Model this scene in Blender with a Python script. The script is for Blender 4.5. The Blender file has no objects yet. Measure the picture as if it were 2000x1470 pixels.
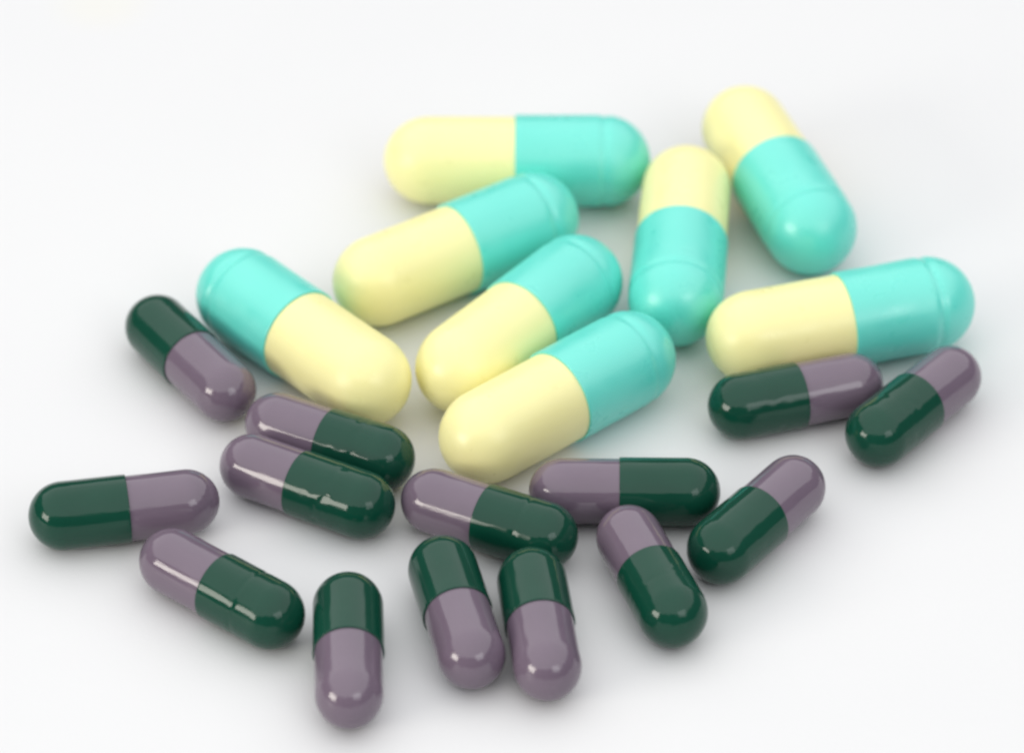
import bpy, math, random
from mathutils import Vector, noise
R_ = math.radians
MM = 0.001
sc = bpy.context.scene

# ------------------------------------------------------------------ camera
PITCH, DIST = 0.65735, 0.33096
cd = bpy.data.cameras.new('camera'); cam = bpy.data.objects.new('camera', cd)
sc.collection.objects.link(cam)
cd.sensor_width = 36.0; cd.lens = 36.0 * 8195.3 / 2000.0
cd.clip_start = 0.01; cd.clip_end = 50
cam.location = (0, -DIST * math.cos(PITCH), DIST * math.sin(PITCH))
cam.rotation_euler = (math.pi / 2 - PITCH, 0, 0)
cd.dof.use_dof = True; cd.dof.focus_distance = 0.312; cd.dof.aperture_fstop = 29
sc.camera = cam

# ------------------------------------------------------------------ light: a soft white studio corner
w = bpy.data.worlds.new('World'); sc.world = w; w.use_nodes = True
bg = w.node_tree.nodes['Background']; bg.inputs['Color'].default_value = (0.985, 0.99, 1.0, 1); bg.inputs['Strength'].default_value = 0.12

def area(name, az, el, dist, sx, sy, radiance, col=(1, 1, 1), target=(0, -0.005, 0)):
    """softbox: az from +y towards +x, el above the table; radiance in scene units"""
    d = Vector((math.sin(R_(az)) * math.cos(R_(el)), math.cos(R_(az)) * math.cos(R_(el)), math.sin(R_(el))))
    l = bpy.data.lights.new(name, 'AREA'); l.shape = 'RECTANGLE'; l.size = sx; l.size_y = sy
    l.energy = radiance * sx * sy * math.pi          # Blender: radiance = P / (pi * area)
    l.color = col
    o = bpy.data.objects.new(name, l); sc.collection.objects.link(o)
    o.location = Vector(target) + d * dist
    o.rotation_euler = d.to_track_quat('Z', 'Y').to_euler()
    return o
area('overhead_softbox', 0, 86, 0.75, 2.7, 2.6, 1.36, (1.0, 1.0, 1.0))
area('window_lamp', -120, 17, 1.2, 0.52, 0.31, 11.0, (1.0, 0.95, 0.86))
area('side_softbox', 146, 32, 1.2, 0.50, 0.42, 2.2, (0.97, 0.985, 1.0))

sc.view_settings.view_transform = 'Standard'; sc.view_settings.look = 'None'
sc.view_settings.exposure = 0.0; sc.view_settings.gamma = 1.0
sc.view_settings.use_curve_mapping = False
sc.render.engine = 'CYCLES'
sc.cycles.use_denoising = True
sc.cycles.filter_width = 2.6
sc.cycles.max_bounces = 10; sc.cycles.diffuse_bounces = 6

# ------------------------------------------------------------------ materials
def gelatin(name, base, alt, rough, spec, sss, bump, scale):
    m = bpy.data.materials.new(name); m.use_nodes = True
    nt = m.node_tree; N = nt.nodes; L = nt.links
    p = N['Principled BSDF']
    tc = N.new('ShaderNodeTexCoord'); oi = N.new('ShaderNodeObjectInfo')
    add = N.new('ShaderNodeVectorMath'); add.operation = 'MULTIPLY_ADD'
    add.inputs[1].default_value = (1, 1, 1)
    comb = N.new('ShaderNodeCombineXYZ')
    for i in range(3): L.new(oi.outputs['Random'], comb.inputs[i])
    L.new(tc.outputs['Object'], add.inputs[0]); L.new(comb.outputs[0], add.inputs[2])
    n1 = N.new('ShaderNodeTexNoise'); n1.inputs['Scale'].default_value = 260; n1.inputs['Detail'].default_value = 4
    L.new(add.outputs[0], n1.inputs['Vector'])
    mix = N.new('ShaderNodeMix'); mix.data_type = 'RGBA'
    mix.inputs['A'].default_value = (*base, 1); mix.inputs['B'].default_value = (*alt, 1)
    L.new(n1.outputs['Fac'], mix.inputs['Factor']); L.new(mix.outputs['Result'], p.inputs['Base Color'])
    # roughness varies in faint patches (handling marks)
    n2 = N.new('ShaderNodeTexNoise'); n2.inputs['Scale'].default_value = 520; n2.inputs['Detail'].default_value = 3
    L.new(add.outputs[0], n2.inputs['Vector'])
    mr = N.new('ShaderNodeMapRange'); mr.inputs['From Min'].default_value = .3; mr.inputs['From Max'].default_value = .7
    mr.inputs['To Min'].default_value = rough * .75; mr.inputs['To Max'].default_value = rough * 1.35
    L.new(n2.outputs['Fac'], mr.inputs['Value']); L.new(mr.outputs[0], p.inputs['Roughness'])
    # drawn lengthwise: fine streaks along the capsule (x) from the dipping pins
    mp = N.new('ShaderNodeMapping'); mp.inputs['Scale'].default_value = (0.10, 1, 1)
    L.new(add.outputs[0], mp.inputs['Vector'])
    n3 = N.new('ShaderNodeTexNoise'); n3.inputs['Scale'].default_value = scale; n3.inputs['Detail'].default_value = 2
    L.new(mp.outputs[0], n3.inputs['Vector'])
    b = N.new('ShaderNodeBump'); b.inputs['Strength'].default_value = bump; b.inputs['Distance'].default_value = 0.0002
    L.new(n3.outputs['Fac'], b.inputs['Height']); L.new(b.outputs[0], p.inputs['Normal'])
    p.inputs['Specular IOR Level'].default_value = spec
    p.inputs['Subsurface Weight'].default_value = sss
    p.inputs['Subsurface Radius'].default_value = (1, 1, 0.8)
    p.inputs['Subsurface Scale'].default_value = 0.0006
    return m
M_YEL = gelatin('yellow_gelatin', (0.88, 0.83, 0.395), (0.90, 0.85, 0.43), 0.34, 0.55, 0.3, 0.03, 1300)
M_TUR = gelatin('turquoise_gelatin', (0.10, 0.66, 0.565), (0.15, 0.72, 0.62), 0.33, 0.95, 0.12, 0.06, 1300)
M_GRN = gelatin('dark_green_gelatin', (0.0025, 0.044, 0.026), (0.006, 0.058, 0.036), 0.09, 0.33, 0.0, 0.10, 2000)
M_PUR = gelatin('purple_gelatin', (0.130, 0.096, 0.134), (0.165, 0.124, 0.168), 0.09, 0.6, 0.0, 0.10, 2000)

def table_material():
    m = bpy.data.materials.new('white_table'); m.use_nodes = True
    nt = m.node_tree; N = nt.nodes; L = nt.links; p = N['Principled BSDF']
    tc = N.new('ShaderNodeTexCoord')
    n = N.new('ShaderNodeTexNoise'); n.inputs['Scale'].default_value = 22; n.inputs['Detail'].default_value = 5
    L.new(tc.outputs['Object'], n.inputs['Vector'])
    r = N.new('ShaderNodeMix'); r.data_type = 'RGBA'
    r.inputs['A'].default_value = (0.682, 0.688, 0.70, 1); r.inputs['B'].default_value = (0.718, 0.72, 0.726, 1)
    L.new(n.outputs['Fac'], r.inputs['Factor'])
    # a faint yellowish mark far back on the table
    sub = N.new('ShaderNodeVectorMath'); sub.operation = 'DISTANCE'; sub.inputs[1].default_value = (-0.0365, 0.0545, 0)
    L.new(tc.outputs['Object'], sub.inputs[0])
    mr = N.new('ShaderNodeMapRange'); mr.interpolation_type = 'SMOOTHSTEP'
    mr.inputs['From Min'].default_value = 0.001; mr.inputs['From Max'].default_value = 0.006
    mr.inputs['To Min'].default_value = 0.5; mr.inputs['To Max'].default_value = 0
    L.new(sub.outputs['Value'], mr.inputs['Value'])
    r2 = N.new('ShaderNodeMix'); r2.data_type = 'RGBA'
    L.new(mr.outputs[0], r2.inputs['Factor']); L.new(r.outputs['Result'], r2.inputs['A'])
    r2.inputs['B'].default_value = (0.725, 0.715, 0.65, 1)
    L.new(r2.outputs['Result'], p.inputs['Base Color'])
    p.inputs['Roughness'].default_value = 0.55; p.inputs['Specular IOR Level'].default_value = 0.3
    g = N.new('ShaderNodeTexNoise'); g.inputs['Scale'].default_value = 2500; g.inputs['Detail'].default_value = 3
    L.new(tc.outputs['Object'], g.inputs['Vector'])
    b = N.new('ShaderNodeBump'); b.inputs['Strength'].default_value = 0.12; b.inputs['Distance'].default_value = 0.0001
    L.new(g.outputs['Fac'], b.inputs['Height']); L.new(b.outputs[0], p.inputs['Normal'])
    return m

# ------------------------------------------------------------------ the surface: a white board, 20 mm thick
def board():
    x, y0, y1, z = 0.9, -0.7, 1.1, -0.02
    v = [(-x, y0, 0), (x, y0, 0), (x, y1, 0), (-x, y1, 0), (-x, y0, z), (x, y0, z), (x, y1, z), (-x, y1, z)]
    f = [(0, 1, 2, 3), (7, 6, 5, 4), (0, 4, 5, 1), (1, 5, 6, 2), (2, 6, 7, 3), (3, 7, 4, 0)]
    me = bpy.data.meshes.new('tabletop'); me.from_pydata(v, [], f)
    o = bpy.data.objects.new('tabletop', me); sc.collection.objects.link(o)
    me.materials.append(table_material()); o['kind'] = 'structure'
    o['label'] = 'plain white matte tabletop under the capsules'
board()

# ------------------------------------------------------------------ capsules
SEG = 72
def lathe(name, prof, axis_z, mat, deform=None):
    """prof: (x, r) along the local x axis; ends with r = 0 are closed to a point"""
    v, f, rows = [], [], []
    for (x, r) in prof:
        if r < 1e-7:
            rows.append([len(v)]); v.append((x, 0, axis_z)); continue
        row = []
        for k in range(SEG):
            a = 2 * math.pi * k / SEG - math.pi / 2
            rr = r + (deform(x, a, r) if deform else 0)
            row.append(len(v)); v.append((x, rr * math.cos(a), axis_z + rr * math.sin(a)))
        rows.append(row)
    for p, q in zip(rows, rows[1:]):
        for k in range(SEG):
            k2 = (k + 1) % SEG
            if len(p) == 1: f.append((p[0], q[k2], q[k]))
            elif len(q) == 1: f.append((p[k], p[k2], q[0]))
            else: f.append((p[k], p[k2], q[k2], q[k]))
    me = bpy.data.meshes.new(name); me.from_pydata(v, [], f)
    me.polygons.foreach_set('use_smooth', [True] * len(f)); me.update()
    me.materials.append(mat)
    return me

ROUGH_CAPS = {9: (.1, .1), 10: (.9, .5), 11: (1.0, .35), 12: (.12, .05), 13: (.12, .9), 15: (.1, 1.0), 19: (.3, .2), 20: (.3, .1), 21: (.8, .2), 22: (.45, .2)}   # seed: (dents, lock ring)
def capsule(name, x, y, deg, L, seam, big, label, seed):
    rnd = random.Random(seed)
    R = (3.82 if big else 2.60) * MM
    Rb = R * 0.955; L *= MM
    xs = -L / 2 + seam * L                      # the cap's rim
    root = bpy.data.objects.new(name, None); sc.collection.objects.link(root)
    root.empty_display_size = 0.005
    root.location = (x * MM, y * MM, 0); root.rotation_euler = (0, 0, R_(deg))
    root['label'] = label; root['category'] = 'capsule'
    root['group'] = 'large yellow and turquoise capsules' if big else 'small purple and green capsules'
    # body: dome end at -L/2, runs on into the cap
    dome = Rb * 1.04
    xb = -L / 2 + dome
    prof = [(xb - dome * math.cos(t), Rb * math.sin(t)) for t in [math.pi / 2 * i / 18 for i in range(19)]]
    n = 26; xe = xs + 1.2 * MM
    prof += [(xb + (xe - xb) * i / n, Rb) for i in range(1, n + 1)] + [(xe, 0)]
    sd = Vector((seed * 7.3, seed * 3.1, 0))
    def soft(x_, a, r):                          # hand-moulded unevenness, a few hundredths of a mm
        if math.sin(a) < -0.9: return 0.0
        p = Vector((x_ * 190, math.cos(a) * .9, math.sin(a) * .9)) + sd
        return min(0.0, (noise.noise(p) - 0.25) * 0.012 * R)
    def add(nm, me):
        o = bpy.data.objects.new(nm, me); sc.collection.objects.link(o); o.parent = root; return o
    add('body', lathe('body', prof, R, M_YEL if big else M_PUR, soft))
    # cap: rounded rim, cylinder with a locking groove, dome
    e = 0.05 * MM
    Lc = L / 2 - xs; dome = R * 1.0; xd = L / 2 - dome
    prof = [(xs + 2 * e, Rb * 0.985), (xs, Rb * 0.99), (xs, Rb + 0.3 * (R - Rb)), (xs + e * .3, R - e * .3), (xs + e, R)]
    n = 60; prof += [(xs + e + (xd - xs - e) * i / n, R) for i in range(1, n + 1)]
    prof += [(xd + dome * math.sin(t), R * math.cos(t)) for t in [math.pi / 2 * i / 26 for i in range(1, 26)]] + [(L / 2, 0)]
    if big:
        xg = xs + Lc * 0.655; sg = 0.30 * MM; dg = (0.15 + rnd.uniform(-.03, .04)) * MM
        def deform(x_, a, r):
            d = -dg * math.exp(-((x_ - xg) / sg) ** 2)
            d -= 0.02 * MM * (1 if x_ > xg else 0) * min(1, (x_ - xg) / (0.4 * MM)) if x_ > xg else 0
            return d + soft(x_, a, r)
    else:
        xg = xs + Lc * (0.44 + rnd.uniform(-.02, .02)); sg = 0.22 * MM; ph = rnd.uniform(0, 6.28)
        nd = 9; kd, kr = ROUGH_CAPS.get(seed, (0.08, 0.0))
        rnd_len = [rnd.uniform(.22, .5) for k in range(9)]
        dents = [(xs + Lc * (rnd.uniform(.27, .5)), ph + 2 * math.pi * k / nd + rnd.uniform(-.12, .12), rnd.uniform(.5, 1)) for k in range(nd)]
        # pinched spots on the side that faces the window
        side = {10: R_(146), 11: R_(145), 15: R_(148), 21: R_(33), 22: R_(60)}.get(seed)
        pinch = [] if side is None else [(xs + Lc * (fx + rnd.uniform(-.02, .02)), side + da + rnd.uniform(-.05, .05), rnd.uniform(.6, 1)) for fx, da in ((.20, .10), (.31, -.09), (.40, .13), (.47, -.04))]
        kp = {10: .8, 11: 1.0, 15: .0, 21: .6, 22: .4}.get(seed, 0)
        def deform(x_, a, r):
            d = -0.035 * MM * kr * math.exp(-((x_ - xg) / sg) ** 2)
            for k, (dx, da, s) in enumerate(dents):
                q = (a - da + math.pi) % (2 * math.pi) - math.pi
                d -= 0.065 * MM * kd * s * math.exp(-((x_ - dx) / (rnd_len[k] * MM)) ** 2 - (q * R / (0.38 * MM)) ** 2)
            for (dx, da, s) in pinch:
                q = (a - da + math.pi) % (2 * math.pi) - math.pi
                d -= 0.042 * MM * kp * s * math.exp(-((x_ - dx) / (0.32 * MM)) ** 2 - (q * R / (0.36 * MM)) ** 2)
            return d + soft(x_, a, r)
    add('cap', lathe('cap', prof, R, M_TUR if big else M_GRN, deform))
    return root

# (kind, x mm, y mm, heading of the cap in degrees, length mm, rim position along the length, label)
CAPS = [
    ('B', 0.43, 24.29, -0.32, 22.12, 0.493, 'large capsule whose turquoise dome points at the side of a yellow half'),
    ('B', -4.47, 11.80, 34.50, 22.46, 0.505, 'large capsule with its turquoise dome tucked against another large turquoise half'),
    ('B', 13.64, 12.63, -95.01, 22.60, 0.503, 'large capsule wedged among turquoise domes, yellow halves of it and neighbour touching'),
    ('B', 21.89, 21.82, -71.94, 22.46, 0.478, 'large capsule with its turquoise dome behind the seam of another large capsule'),
    ('B', 25.89, 2.29, 17.08, 22.13, 0.501, 'large capsule with two small capsules lying against its side'),
    ('B', -16.38, 0.15, 132.47, 22.20, 0.515, 'large capsule with a small capsule lying along its turquoise half'),
    ('B', 0.61, 1.81, 51.37, 21.80, 0.503, 'large capsule lying between two others slanted the same way'),
    ('B', 3.55, -7.53, 41.25, 22.02, 0.499, 'large capsule whose yellow dome points between two small purple ends'),
    ('S', -25.17, -1.01, 125.16, 15.03, 0.487, 'small capsule lying parallel beside the turquoise half of a large capsule'),
    ('S', -13.93, -11.48, -26.91, 14.17, 0.482, 'small capsule squeezed between a large yellow end and a parallel small capsule'),
    ('S', -15.46, -16.80, -28.6, 14.65, 0.452, 'small capsule with dimples glinting on its green cap, parallel to one behind it'),
    ('S', -29.01, -19.56, -169.89, 14.34, 0.479, 'small capsule whose purple end lies just behind another purple end, green end free'),
    ('S', -21.25, -28.63, -38.35, 14.59, 0.478, 'small capsule with a cream glint down its purple half, green end toward a lone capsule'),
    ('S', -11.74, -35.45, 92.21, 14.55, 0.470, 'small capsule lying by itself, purple dome outward, beside a slanted green end'),
    ('S', -1.73, -20.70, -26.29, 14.25, 0.471, 'small capsule with a long white glint crossing both its purple and green halves'),
    ('S', -4.00, -31.28, 102.88, 14.72, 0.480, 'small capsule of the side-by-side pair, the one whose green end touches nothing'),
    ('S', 2.00, -32.59, 96.62, 14.45, 0.480, 'small capsule of the side-by-side pair, green end against another green cap'),
    ('S', 8.47, -17.50, -0.81, 14.43, 0.471, 'small capsule with its purple end beside a large yellow dome, straight green half'),
    ('S', 10.18, -27.19, -70.76, 14.04, 0.482, 'small capsule with its purple end against the side of another, green dome outward'),
    ('S', 18.29, -20.71, -128.02, 14.31, 0.472, 'small capsule with its green half beside another green dome, purple end free'),
    ('S', 21.97, -5.77, -162.60, 14.19, 0.482, 'small capsule lying along the yellow half of a large capsule'),
    ('S', 31.04, -7.01, -130.58, 14.34, 0.468, 'small capsule whose green side presses on the purple end of its neighbour'),
]
for i, (k, x, y, d, L, s, lab) in enumerate(CAPS):
    big = k == 'B'
    lab = lab.replace('large capsule', 'large yellow and turquoise capsule', 1) if big else lab
    capsule('large_capsule' if big else 'small_capsule', x, y, d, L, s, big, lab, i + 1)
